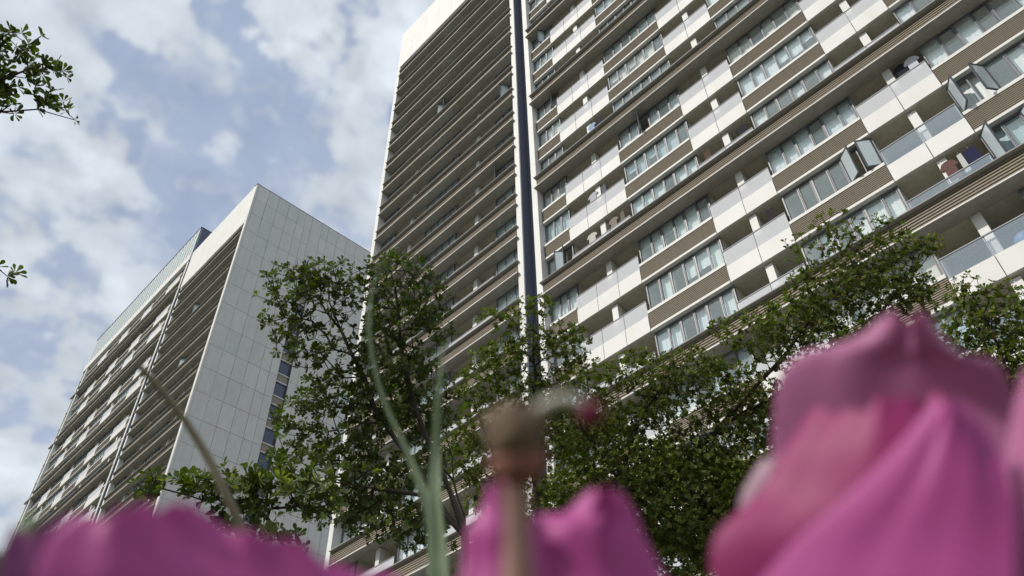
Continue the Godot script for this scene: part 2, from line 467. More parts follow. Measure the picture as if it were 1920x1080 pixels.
func tower(main: bool) -> void:
	sx = 1.0 if main else -1.0
	if not M.has("open_light"):
		var ol := mat("open_light", lin(0.42, 0.48, 0.5), 0.12)
		ol.metallic_specular = 0.8
		mat("metal_grey", lin(0.32, 0.32, 0.32), 0.7).metallic_specular = 0.2
		for q in [["m", 7, 4, [4, 5]], ["m", 7, 6, [0, 1]], ["m", 6, 6, [0, 2]], ["m", 9, 0, [1, 2]], ["m", 17, 0, [1]], ["m", 11, 2, [2]], ["m", 14, 0, [2]], ["m", 18, 22, [1, 2]], ["m", 13, 24, [0]], ["m", 16, 24, [1]], ["m", 10, 22, [0]], ["m", 12, 22, [0]], ["l", 20, 22, [1]], ["l", 17, 22, [3]]]:
			opened["%s %d %d" % [q[0], q[1], q[2]]] = q[3]
	var y0 := 2.93 if main else 4.43
	var shift := y0 - 2.93
	if main:
		root = thing("apartment_tower", "tall white and brown apartment tower filling the right side, rows of balconies", "building", Vector3(-38.95, 0, -23.25))
	else:
		root = thing("apartment_tower", "far white apartment tower at left with blank panelled end wall and glass parapet", "building", Vector3(-68.6, 0, -23.25))
	var top_a := 80.8 + shift
	var band_a := 73.85 + shift
	var band_b := 80.0 + shift
	# bodies
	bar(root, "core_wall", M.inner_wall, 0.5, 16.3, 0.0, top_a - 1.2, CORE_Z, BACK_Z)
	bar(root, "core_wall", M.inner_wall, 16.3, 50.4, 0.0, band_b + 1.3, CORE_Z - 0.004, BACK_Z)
	bar(root, "fin", M.white_panel, 0.0, 0.45, 0.0, band_a, -0.12, CORE_Z - 0.02)
	bar(root, "pilaster", M.white_panel, 16.08, 16.51, 0.0, band_b, -0.2, CORE_Z + 0.01)
	bar(root, "pilaster", M.white_panel, 17.45, 17.88, 0.0, band_b, -0.2, CORE_Z + 0.01)
	for i in 27:                                                                # joints of the dark recess show as separate sheets
		bar(root, "recess_panel", M.slate_panel, 16.512, 17.448, i * 3.0 + 0.01, i * 3.0 + 2.99 if i < 26 else band_b, -0.95, -1.05)
	for e in [16.512, 17.408]: bar(root, "reveal", M.slate_panel, e, e + 0.04, 0.0, band_b, -0.24, -0.948)
	bar(root, "pilaster", M.white_panel, 49.9, 50.4, 0.0, band_b, -0.2, CORE_Z - 0.01)
	# white band over the first section, in panels
	var n_band := 8
	for i in n_band:
		var a := 16.5 * i / n_band
		bar(root, "band_panel", M.white_panel, a + 0.006, a + 16.5 / n_band - 0.006, band_a, top_a, -0.1, -0.4)
	bar(root, "parapet_back", M.concrete, 0.05, 16.45, band_a + 0.02, top_a - 0.1, -0.41, -1.0)
	bar(root, "roof_slab", M.concrete, 0.1, 16.4, top_a - 1.15, top_a - 0.9, -1.01, BACK_Z)
	# white beam and glass parapet over the second section
	bar(root, "beam", M.white_panel, 17.3, 51.7, band_b, band_b + 1.35, -0.1, -2.6)
	var gp := hold(root, "glass_parapet", Vector3.ZERO)
	var np := 34
	for i in np:
		var a := 17.3 + 34.4 * i / np
		bar(gp, "glass_sheet", M.parapet_glass, a + 0.035, a + 34.4 / np - 0.035, band_b + 1.36, band_b + 6.7, -0.2, -0.23)
		if i % 1 == 0: bar(gp, "mullion", M.frame, a - 0.03, a + 0.03, band_b + 1.36, band_b + 6.7, -0.17, -0.36)
	for i in 6:
		bar(gp, "glass_sheet", M.blue_glass, 17.3, 17.34, band_b + 1.36, band_b + 6.7, -0.4 - i * 1.2, -1.57 - i * 1.2)
	bar(gp, "coping", M.sash, 17.25, 51.75, band_b + 6.7, band_b + 6.8, -0.14, -0.32)
	bar(gp, "coping", M.sash, 17.25, 17.45, band_b + 6.7, band_b + 6.8, -0.33, -7.6)
	# vertical walls between the bays
	for b in BAYS_A + BAYS_B:
		if b[0] == "w":
			if b[1] > 0.5 and b[1] != 17.88: bar(root, "party_wall", M.room_wall, b[1] + 0.02, b[1] + 0.12, 2.0, band_a if b[1] < 17.0 else band_b, -0.84, CORE_Z + 0.005)
			if b[2] != 16.08 and b[2] < 49.0: bar(root, "party_wall", M.room_wall, b[2] - 0.12, b[2] - 0.02, 2.0, band_a if b[1] < 17.0 else band_b, -0.84, CORE_Z + 0.005)
	# floors
	for i in 26:
		var y := y0 + 3.0 * i
		var yt := y + 3.0
		if i < 24:
			bar(root, "floor_slab", M.room_wall, 0.46, 16.07, y + 0.095, y + 0.95, -0.742, CORE_Z + 0.003)
			ledge(0.46, 16.2, y)
			for k in BAYS_A.size():
				var b = BAYS_A[k]
				if b[0] == "w": window(b[1] + 0.02, b[2] - 0.02, y + 1.035, yt - 0.002, main, false, i, k + 20)
				else: balcony(b[1], b[2], y, false, true, false, true)
		var ledged: bool = i % 3 == 0
		if ledged:
			bar(root, "floor_slab", M.room_wall, 17.89, 49.89, y + 0.095, y + 0.95, -0.742, CORE_Z + 0.003)
			ledge(17.8, 50.0, y)
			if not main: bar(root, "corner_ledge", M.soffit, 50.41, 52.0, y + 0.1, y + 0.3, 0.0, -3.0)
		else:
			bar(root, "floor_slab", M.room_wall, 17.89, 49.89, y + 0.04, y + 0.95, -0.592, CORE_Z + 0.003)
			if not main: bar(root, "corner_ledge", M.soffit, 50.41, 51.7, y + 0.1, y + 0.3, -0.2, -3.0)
		for k in BAYS_B.size():
			var b = BAYS_B[k]
			if main and b[1] > 45.0 : continue
			var nxt: float = yt if (i % 3 == 2) else yt + 0.035
			if b[0] == "w":
				if not ledged: spandrel(b[1], b[2], y)
				window(b[1] + 0.02, b[2] - 0.02, y + (1.035 if ledged else 1.222), nxt - 0.003, main, i > 3 and i < 17, i, k)
			else:
				balcony(b[1], b[2], y, main, ledged, main and i < 8 and k > 4, false)
	# lowest storey and the far part of the front
	bar(root, "base_wall", M.concrete, 0.46, 50.4, 0.0, 2.0, -1.0, CORE_Z + 0.006)
	if main:
		bar(root, "side_wall", M.white_panel, 45.72, 51.7, 0.0, band_b - 0.01, -0.3, CORE_Z - 3.0)
		bar(root, "side_wall", M.grey_panel, -0.001, 0.46, 0.0, top_a - 0.3, CORE_Z - 0.03, BACK_Z)
	else:
		end_wall(top_a, y0)
		bar(root, "corner_post", M.white_panel, 51.3, 51.6, 0.0, band_b - 0.01, -0.2, -0.6)

func end_wall(top: float, y0: float) -> void:
	# blank gable clad in panels, with a strip of landing windows
	bar(root, "gable_backing", M.joint, 0.02, 0.44, 0.0, top - 0.05, CORE_Z - 0.025, -8.55)
	bar(root, "gable_backing", M.joint, 0.02, 0.44, 0.0, top - 0.05, -9.95, BACK_Z - 0.02)
	bar(root, "gable_backing", M.joint, 0.35, 0.44, 0.0, top - 0.05, -8.56, -9.94)
	var cuts := [-0.13, -0.4, -1.9, -3.4, -4.9, -6.4, -7.5, -8.5]
	var far := [-10.0, -11.0, -12.5, -14.0, -15.5, -17.0, -18.7]
	var tones := [M.grey_panel, M.grey_panel, M.grey_panel_pale, M.grey_panel, M.grey_panel_cool]
	var rows := []
	var y := y0 + 0.55 - 3.0
	while y < top - 5.5:
		if y + 3.0 > 0.3: rows.append([maxf(y, 0.0), y + 3.0])
		y += 3.0
	rows.append([y, (y + top) / 2]); rows.append([(y + top) / 2, top])
	var lower := Shape.new()
	for r in rows.size():
		for set_ in [cuts, far]:
			for i in set_.size() - 1:
				var a: float = rows[r][0] + 0.02
				var b: float = rows[r][1] - 0.02
				var z0: float = set_[i] - 0.018
				var z1: float = set_[i + 1] + 0.018
				if r < 5 or (r < 11 and set_ == far):
					lower.box(Vector3(0.04, a, z0), Vector3(-0.018, b, z1))
				else:
					bar(root, "cladding_panel", tones[rng.randi() % 5], -0.04 - 0.004 * (rng.randi() % 2), 0.018, a, b, z0, z1)
	var lo := part(root, "lower_cladding", lower.mesh(), M.grey_panel)
	lo.set_meta("kind", "stuff")
	bar(root, "cladding_panel", M.grey_panel, -0.04, 0.34, top - 8.94, top - 0.02, -8.52, -9.98)
	bar(root, "coping", M.sash, -0.06, 0.5, top, top + 0.08, -0.05, BACK_Z)
	for i in 26:
		var f := y0 + 3.0 * i
		if f + 3.0 > top - 6.5: break
		var o := hold(root, "window", Vector3(0, 0, 0))
		bar(o, "pane", M.blue_glass, 0.28, 0.33, f + 1.2, f + 3.0, -8.56, -9.94)
		bar(o, "sill", M.warm_panel, 0.1, 0.34, f + 1.08, f + 1.2, -8.555, -9.945)
		bar(o, "spandrel_panel", M.grey_brown, 0.2, 0.34, f + 0.12, f + 1.08, -8.557, -9.943)
		bar(o, "head", M.warm_panel, 0.1, 0.34, f, f + 0.12, -8.555, -9.945)

# ---------------------------------------------------------------- trees
func leaf_mesh() -> ArrayMesh:
	# obovate leaf, base at the origin, tip along +z, folded a little along its rib
	var s := Shape.new()
	var rim := [Vector3(0.02, 0.0, 0.0), Vector3(0.10, 0.02, 0.35), Vector3(0.235, 0.05, 0.68), Vector3(0.205, 0.04, 0.88), Vector3(0.0, 0.0, 1.0)]
	var rib := [Vector3(0, 0, 0), Vector3(0, -0.01, 0.35), Vector3(0, -0.015, 0.68), Vector3(0, -0.01, 0.88), Vector3(0, 0, 1.0)]
	for side in [1.0, -1.0]:
		for i in 4:
			var a: Vector3 = rib[i]
			var b: Vector3 = rib[i + 1]
			var c: Vector3 = rim[i] * Vector3(side, 1, 1)
			var d: Vector3 = rim[i + 1] * Vector3(side, 1, 1)
			var n := Vector3(-0.18 * side, 1, 0).normalized()
			if side > 0:
				s.tri(a, c, b, n, n, n)
				if i < 3: s.tri(c, d, b, n, n, n)
			else:
				s.tri(a, b, c, n, n, n)
				if i < 3: s.tri(c, b, d, n, n, n)
	return s.mesh()

func tree(called: String, label: String, group: String, base: Vector3, limbs: Array, blobs: Array, spacing: float, leaf: float, tint: Array, seed_: int, singles: int, per := 7, girth := 1.0) -> void:
	var r := RandomNumberGenerator.new()
	r.seed = seed_
	var t := thing(called, label, "tree", base, group)
	# skeleton: nodes with a parent; the limbs are given, twigs find their way to points spread through the crown
	var pos := PackedVector3Array()
	var par := PackedInt32Array()
	var plen := PackedFloat32Array()
	for l in limbs:                                                             # [index of node to start from or -1, points...]
		var last := -1
		if pos.size() > 0:                                                      # a limb springs from the nearest point of the skeleton
			var near_ := 1e9
			for i in pos.size():
				if pos[i].distance_squared_to(l[1]) < near_:
					near_ = pos[i].distance_squared_to(l[1]); last = i
		for k in range(1, l.size()):
			var p: Vector3 = l[k]
			if last >= 0:
				var a := pos[last]
				var steps := maxi(1, int(a.distance_to(p) / 0.22))
				for s in steps:
					var q := a.lerp(p, float(s + 1) / steps)
					if s < steps - 1: q += Vector3(r.randf() - 0.5, r.randf() - 0.5, r.randf() - 0.5) * 0.05
					pos.append(q); par.append(last); plen.append(plen[last] + a.distance_to(p) / steps)
					last = pos.size() - 1
			else:
				pos.append(p); par.append(-1); plen.append(0.0)
				last = pos.size() - 1
	var pts := []
	for b in blobs:                                                             # [centre, radii, share]
		var vol: float = b[1].x * b[1].y * b[1].z * 4.19
		var want := int(vol / (spacing * spacing * spacing) * (b[2] if b.size() > 2 else 1.0))
		var tries := 0
		while want > 0 and tries < want * 6 + 20:
			tries += 1
			var d := Vector3(r.randfn(), r.randfn(), r.randfn()).normalized() * pow(r.randf(), 0.30)
			var p: Vector3 = b[0] + view * (d * b[1])
			var ok := true
			for q in pts:
				if (q as Vector3).distance_squared_to(p) < spacing * spacing * 0.28: ok = false; break
			if ok:
				pts.append(p); want -= 1
	var keyed := []
	for p in pts:
		var best := 1e9
		for i in range(0, pos.size(), 2): best = minf(best, pos[i].distance_squared_to(p))
		keyed.append([best, p])
	keyed.sort_custom(func(a, b): return a[0] < b[0])
	var tips := []
	for e in keyed:
		var p: Vector3 = e[1]
		var best := -1
		var cost := 1e9
		for i in pos.size():
			var c := pos[i].distance_to(p)
			if c < cost:
				c += plen[i] * 0.06 + (0.12 if pos[i].y > p.y + 0.05 else 0.0)
				if c < cost:
					cost = c; best = i
		var a := pos[best]
		var d := a.distance_to(p)
		var steps := clampi(int(d / 0.13), 1, 8)
		var bend := Vector3(r.randf() - 0.5, r.randf() * 0.6 - 0.5, r.randf() - 0.5) * d * 0.22
		var last := best
		for s in steps:
			var f := float(s + 1) / steps
			pos.append(a.lerp(p, f) + bend * sin(PI * f)); par.append(last); plen.append(plen[last] + d / steps)
			last = pos.size() - 1
		tips.append(last)
	# girth by the pipe rule
	var area := PackedFloat32Array()
	area.resize(pos.size())
	for i in range(pos.size() - 1, -1, -1):
		if area[i] == 0.0: area[i] = 1.0
		if par[i] >= 0: area[par[i]] += area[i] * 0.96
	var thick := Shape.new()
	var thin := Shape.new()
	var radius := func(i: int) -> float: return 0.0021 * pow(area[i], 0.46) * girth + 0.0006
	for i in pos.size():
		if par[i] < 0: continue
		var r1: float = radius.call(i)
		var r0: float = minf(radius.call(par[i]), r1 * 1.7)
		if r1 > 0.011: thick.tube(PackedVector3Array([pos[par[i]] - base, pos[i] - base]), PackedFloat32Array([r0, r1]), 7)
		else: thin.tube(PackedVector3Array([pos[par[i]] - base, pos[i] - base]), PackedFloat32Array([r0, r1]), 4)
	if thick.v.size() > 0: part(t, "trunk", thick.mesh(), M.bark)
	if thin.v.size() > 0: part(t, "twigs", thin.mesh(), M.bark).set_meta("kind", "stuff")
	# leaves in whorls at the twig ends and along the twigs
	var where: Array[Transform3D] = []
	var color := PackedColorArray()
	for tip in tips:
		var n: int = tip
		for step in 3:
			if n < 0 or par[n] < 0 or (step > 0 and area[n] > 5.0): break
			var d := (pos[n] - pos[par[n]]).normalized()
			var axis := (d + Vector3(0, 0.45, 0)).normalized()
			var side := axis.cross(Vector3(r.randf() - 0.5, r.randf() - 0.5, r.randf() - 0.5)).normalized()
			var count := per - 2 * step + r.randi() % 3
			var hue := r.randf()
			for k in count:
				var turn := side.rotated(axis, TAU * (k + r.randf() * 0.5) / count)
				var out := (turn * (0.65 + r.randf() * 0.7) + axis * (0.25 + r.randf() * 0.6)).normalized()
				var up := axis - out * axis.dot(out)
				up = (up.normalized() + Vector3(r.randf() - 0.5, r.randf() - 0.5, r.randf() - 0.5) * 0.7)
				up = (up - out * up.dot(out)).normalized()
				var size := leaf * (0.55 + 0.65 * r.randf()) * (1.0 - 0.12 * step)
				where.append(Transform3D(Basis(up.cross(out), up, out).scaled_local(Vector3.ONE * size), pos[n] + out * 0.006 - base))
				var pick := clampf(hue * 0.6 + r.randf() * 0.4, 0, 0.999)
				var c: Color = tint[int(pick * tint.size())]
				color.append(c * (0.8 + 0.4 * r.randf()))
			n = par[n]
	var eye_at := EYE - base
	var order := range(where.size())
	if singles > 0:
		order.sort_custom(func(a, b): return where[a].origin.distance_squared_to(eye_at) < where[b].origin.distance_squared_to(eye_at))
	if not shared.has("leaf"): shared["leaf"] = leaf_mesh()
	for i in mini(singles, where.size()):
		var k: int = order[i]
		var o := part(t, "leaf", shared["leaf"], M["leaf_%d" % (k % 4)])
		o.transform = where[k]
	var mm := MultiMesh.new()
	mm.transform_format = MultiMesh.TRANSFORM_3D
	mm.use_colors = true
	mm.mesh = shared["leaf"]
	mm.instance_count = maxi(0, where.size() - singles)
	for i in mm.instance_count:
		var k: int = order[i + singles]
		mm.set_instance_transform(i, where[k])
		var c := color[k]
		c.a = 1.0
		mm.set_instance_color(i, c)
	var crown := MultiMeshInstance3D.new()
	crown.name = "crown"
	crown.multimesh = mm
	crown.material_override = M.leaf
	crown.set_meta("kind", "stuff")
	t.add_child(crown, true)
	print(called, " ", tips.size(), " tips ", where.size(), " leaves")

func crown_blobs(list: Array, px_per: float) -> Array:                       # [x, y, rx, ry, distance, share]
	var out := []
	for b in list:
		var d: float = b[4]
		var k := d / FOCAL
		out.append([at(b[0], b[1], d), Vector3(b[2] * k, b[3] * k, (b[2] + b[3]) * 0.5 * k * px_per), b[5] if b.size() > 5 else 1.0])
	return out

func trees() -> void:
	var l := mat("leaf", Color.WHITE, 0.5)
	l.metallic_specular = 0.35
	l.vertex_color_use_as_albedo = true
	l.backlight_enabled = true
	l.backlight = Color(0.78, 0.9, 0.3)
	var greens := [Color(0.072, 0.090, 0.027), Color(0.094, 0.120, 0.034), Color(0.120, 0.148, 0.042), Color(0.082, 0.106, 0.030)]
	var olive := [Color(0.108, 0.136, 0.029), Color(0.136, 0.168, 0.031), Color(0.165, 0.192, 0.036), Color(0.118, 0.156, 0.032), Color(0.19, 0.16, 0.050), Color(0.112, 0.146, 0.031)]
	for i in 4:
		var m := mat("leaf_%d" % i, lin(greens[i].r, greens[i].g, greens[i].b), 0.42)
		m.backlight_enabled = true
		m.backlight = Color(0.52, 0.58, 0.18)
	var g := "street trees in front of the towers"
	# A: open-crowned tree left of the middle
	var fork := at(872, 1015, 6.3)
	var foot := Vector3(fork.x + 0.1, 0, fork.z + 0.05)
	var dA := 6.9
	tree("leafy_tree", "open crowned tree with dark rounded leaves before the gap between towers", g, foot, [
		[-1, foot, foot + Vector3(-0.02, 1.0, 0), foot.lerp(fork, 0.75), fork],
		[5, fork + Vector3(0, 0.05, 0), at(843, 920, 6.5), at(780, 770, 6.7), at(751, 648, 6.9), at(746, 579, 7.0), at(735, 520, 7.1)],
		[5, fork + Vector3(0, 0.04, 0), at(783, 880, 6.6), at(700, 760, 6.8), at(660, 665, 6.9), at(639, 618, 7.0), at(617, 565, 7.1), at(560, 545, 7.1)],
		[5, fork + Vector3(0, 0.03, 0), at(800, 930, 6.4), at(700, 915, 6.5), at(600, 900, 6.6)],
		[5, fork + Vector3(0, 0.05, 0), at(850, 900, 6.9), at(835, 780, 7.3)]],
		crown_blobs([[540, 535, 62, 42, dA], [610, 515, 70, 34, dA + 0.1], [530, 600, 40, 34, dA], [600, 575, 70, 40, dA, 0.7], [575, 650, 60, 40, dA], [675, 540, 40, 40, dA, 0.8], [740, 510, 70, 42, dA], [800, 560, 46, 50, dA], [740, 590, 70, 60, dA, 0.75], [815, 610, 40, 34, dA], [660, 660, 60, 60, dA, 0.45], [740, 680, 80, 50, dA, 0.9], [620, 740, 80, 40, dA], [720, 760, 80, 60, dA], [560, 790, 50, 42, dA, 0.8], [640, 830, 80, 40, dA, 0.8], [800, 760, 60, 70, dA, 0.7], [560, 860, 60, 34, dA - 0.3], [690, 900, 90, 50, dA - 0.2], [790, 860, 60, 60, dA, 0.8], [620, 940, 80, 40, dA - 0.3], [720, 970, 90, 36, dA - 0.3], [800, 1000, 60, 40, dA - 0.3, 0.6]], 1.1),
		0.097, 0.050, greens, 11, 280, 7, 1.1)
	# E: low bough near the pink petals
	var d := 5.0
	foot = Vector3(at(560, 1150, d).x, 0, at(560, 1150, d).z)
	tree("leafy_tree", "low leafy bough in front of the far tower's blank wall, above left pink petals", g, foot, [
		[-1, foot, at(575, 1250, d) , at(545, 1050, d), at(525, 1010, d), at(500, 970, d), at(440, 940, d), at(350, 915, d)],
		[-1, at(545, 1050, d), at(470, 1015, d), at(420, 985, d)]],
		crown_blobs([[300, 910, 44, 22, d], [370, 915, 40, 32, d], [440, 915, 60, 40, d], [520, 915, 60, 45, d], [590, 920, 50, 40, d, 0.8], [520, 985, 50, 34, d, 0.6], [430, 970, 50, 28, d, 0.8], [560, 1030, 26, 16, d, 0.5]], 1.0),
		0.075, 0.055, greens, 23, 180, 7)
	# B: smaller tree before the dark recess
	d = 9.6
	fork = at(1010, 1010, d)
	foot = Vector3(fork.x, 0, fork.z)
	tree("leafy_tree", "olive leaved tree standing before the dark vertical recess of the tower", g, foot, [
		[-1, foot, foot.lerp(fork, 0.5) + Vector3(0.05, 0, 0.03), fork, at(1000, 860, d), at(1002, 740, d), at(1000, 620, d), at(1000, 560, d)],
		[-1, fork, at(930, 880, d), at(890, 760, d)]],
		crown_blobs([[1005, 575, 40, 28, d], [940, 600, 50, 24, d, 0.7], [1000, 640, 60, 40, d, 0.8], [1060, 650, 50, 50, d, 0.9], [940, 670, 60, 36, d], [900, 720, 50, 40, d], [980, 730, 70, 50, d, 0.8], [900, 800, 50, 60, d, 0.8], [1000, 820, 80, 60, d, 0.8], [870, 860, 50, 50, d, 0.8], [950, 920, 80, 60, d, 0.7], [1040, 740, 40, 50, d]], 1.2),
		0.105, 0.047, olive, 37, 0, 8)
	# C: wide tree on the right
	d = 10.5
	fork = at(1145, 935, d)
	foot = Vector3(at(1125, 1010, d).x, 0, at(1125, 1010, d).z)
	tree("leafy_tree", "wide spreading olive tree in the middle right, reaching up over the tower ledges", g, foot, [
		[-1, foot, at(1122, 1030, d), fork, at(1190, 815, d), at(1230, 740, d), at(1262, 680, d)],
		[-1, fork, at(1250, 900, d), at(1350, 800, d), at(1450, 690, d), at(1530, 590, d + 0.2), at(1600, 500, d + 0.3), at(1640, 450, d + 0.4)],
		[-1, at(1350, 800, d), at(1500, 720, d), at(1640, 610, d), at(1710, 500, d)],
		[-1, at(1160, 900, d), at(1090, 800, d), at(1060, 740, d)],
		[-1, at(1250, 900, d), at(1350, 960, d - 0.4), at(1400, 950, d - 0.5)]],
		crown_blobs([[1110, 720, 70, 46, d], [1210, 700, 70, 46, d], [1300, 690, 70, 40, d], [1150, 790, 80, 36, d], [1260, 770, 90, 40, d], [1380, 730, 80, 50, d], [1370, 810, 80, 40, d], [1100, 850, 60, 40, d, 0.8], [1060, 800, 50, 50, d, 0.9], [1080, 920, 70, 50, d - 0.3, 0.8], [1180, 880, 70, 60, d - 0.3, 0.8], [1150, 980, 80, 60, d - 0.4], [1050, 970, 60, 60, d - 0.3], [1440, 790, 60, 60, d], [1430, 950, 60, 80, d - 0.3], [1280, 860, 90, 50, d - 0.2], [1390, 890, 80, 60, d - 0.2], [1300, 960, 110, 70, d - 0.4], [1400, 1000, 80, 70, d - 0.4], [1250, 1040, 90, 60, d - 0.4],
			[1120, 830, 80, 60, d + 1.1], [1220, 880, 90, 60, d + 1.2], [1330, 900, 90, 60, d + 1.2], [1420, 960, 70, 70, d + 1.2], [1090, 930, 80, 60, d + 1.1], [1200, 980, 90, 60, d + 1.2], [1340, 1000, 90, 60, d + 1.2],
			[1400, 620, 70, 36, d, 0.8], [1490, 600, 70, 50, d], [1560, 540, 80, 50, d], [1470, 660, 60, 36, d], [1590, 620, 90, 50, d], [1650, 530, 80, 56, d], [1700, 460, 60, 28, d, 0.9], [1600, 470, 60, 40, d, 0.7], [1560, 420, 50, 28, d, 0.5], [1500, 470, 50, 28, d, 0.35], [1720, 560, 46, 46, d, 0.7], [1640, 430, 46, 30, d, 0.4]], 1.1),
		0.108, 0.047, olive, 53, 0, 8)
	# D: tree at the right edge
	d = 9.4
	foot = Vector3(at(1960, 1000, d).x, 0, at(1960, 1000, d).z)
	tree("leafy_tree", "olive tree cut by the right edge, behind the big pink flower", g, foot, [
		[-1, foot, at(1955, 950, d), at(1930, 830, d), at(1890, 700, d), at(1850, 600, d), at(1815, 540, d)],
		[-1, at(1930, 830, d), at(1960, 700, d), at(1930, 600, d)]],
		crown_blobs([[1850, 590, 70, 36, d], [1815, 545, 34, 28, d, 0.8], [1900, 560, 40, 40, d, 0.5], [1800, 640, 60, 36, d], [1880, 660, 70, 46, d], [1850, 730, 70, 50, d], [1920, 720, 60, 60, d], [1960, 630, 60, 60, d], [1900, 800, 70, 60, d], [1980, 800, 70, 80, d]], 1.2),
		0.107, 0.047, olive, 71, 0, 8)
	# F: bough reaching in at the upper left
	d = 5.2
	foot = Vector3(at(-330, 700, 5.4).x, 0, at(-330, 700, 5.4).z)
	tree("leafy_tree", "dark leafy bough against the sky at the upper left edge", g, foot, [
		[-1, foot, foot + Vector3(0, 2.0, 0), at(-330, 560, 5.3), at(-260, 380, d), at(-120, 250, d), at(0, 150, d), at(80, 120, d), at(125, 145, d)],
		[-1, at(-260, 380, d), at(-100, 300, d), at(0, 210, d), at(70, 205, d), at(140, 225, d)],
		[-1, at(-330, 560, 5.3), at(-150, 550, d), at(-20, 530, d)],
		[-1, at(-120, 250, d), at(-40, 100, d), at(20, 60, d)]],
		crown_blobs([[20, 72, 32, 28, d, 1.0], [58, 80, 26, 22, d, 1.0], [40, 125, 46, 28, d, 1.0], [92, 130, 30, 20, d, 1.0], [40, 175, 48, 30, d, 1.0], [90, 175, 28, 20, d, 1.0], [118, 210, 28, 10, d, 2.0], [25, 205, 36, 14, d, 1.0], [8, 520, 24, 18, d, 1.0], [-80, 120, 70, 90, d], [-110, 230, 60, 60, d], [-100, 520, 70, 60, d], [-200, 200, 70, 150, d], [-220, 420, 80, 90, d]], 1.0),
		0.088, 0.052, greens, 97, 250, 7)

# ---------------------------------------------------------------- flowers and grass close to the lens
func spline(pts: Array, f: float) -> Vector3:
	var n := pts.size() - 1
	var i := mini(int(f * n), n - 1)
	var t := f * n - i
	var p: Array = [pts[maxi(i - 1, 0)], pts[i], pts[i + 1], pts[mini(i + 2, n)]]
	var q := []
	for e in p: q.append(Vector3(e[0], e[1], e[2]))
	return (q[1] as Vector3).cubic_interpolate(q[2], q[0], q[3], t)

func petal(parent: Node3D, m: Material, left: Array, right: Array, bulge: float, ruffle: float, seed_: int) -> void:
	# a sheet between two margins, domed, rippled towards its free end, 0.4 mm thick; margins as sight line and distance
	var r := RandomNumberGenerator.new()
	r.seed = seed_
	var ph := r.randf() * TAU
	var rows := 22
	var cols := 22
	var p := []
	for i in rows + 1:
		var f := float(i) / rows
		var a := spline(left, f)
		var b := spline(right, f)
		var row := []
		for j in cols + 1:
			var s := float(j) / cols
			var q := a.lerp(b, s)
			var dist := q.z + bulge * (1.0 - pow(2.0 * s - 1.0, 2.0)) * (0.35 + 0.65 * f) + ruffle * f * (sin(s * 9.0 + ph + f * 2.0) + 0.5 * sin(s * 21.0 + ph * 2.0)) + ruffle * 0.6 * sin(f * 7.0 + s * 3.0 + ph)
			row.append(at(q.x + 5.0 * f * sin(s * 17.0 + ph * 3.0), q.y + f * f * (9.0 * sin(s * 11.0 + ph) + 7.0 * sin(s * 26.0 + ph * 5.0)), dist) - parent.position)
		p.append(row)
	var s2 := Shape.new()
	s2.grid(p)
	var back := []
	for i in rows + 1:
		var row := []
		for j in cols + 1:
			row.append(p[i][j] + ray(960, 540) * 0.0004)
		back.append(row)
	s2.grid(back, true)
	part(parent, "petal", s2.mesh(), m)

func stem_tube(parent: Node3D, called: String, pts: Array, r0: float, r1: float, m: Material) -> void:
	var path := PackedVector3Array()
	var rad := PackedFloat32Array()
	for i in 25:
		var f := i / 24.0
		var n := pts.size() - 1
		var k := mini(int(f * n), n - 1)
		var t := f * n - k
		var q: Vector3 = (pts[k] as Vector3).cubic_interpolate(pts[k + 1], pts[maxi(k - 1, 0)], pts[mini(k + 2, n)], t)
		path.append(q - parent.position); rad.append(lerpf(r0, r1, f))
	var s := Shape.new()
	s.tube(path, rad, 10)
	part(parent, called, s.mesh(), m)

func lump(parent: Node3D, called: String, where: Vector3, size: Vector3, m: Material, seed_: int) -> void:
	var f := FastNoiseLite.new()
	f.seed = seed_
	f.frequency = 1.2
	var p := []
	for i in 15:
		var a := PI * i / 14.0
		var row := []
		for j in 21:
			var b := TAU * j / 20.0
			var d := Vector3(sin(a) * cos(b), cos(a), sin(a) * sin(b))
			row.append(d * size * (1.0 + 0.25 * f.get_noise_3dv(d)))
		p.append(row)
	var s := Shape.new()
	s.grid(p)
	var o := part(parent, called, s.mesh(), m)
	o.transform = Transform3D(view, where - parent.position)

func soil_under(p: Vector3) -> Vector3:
	return Vector3(p.x, 0, p.z)

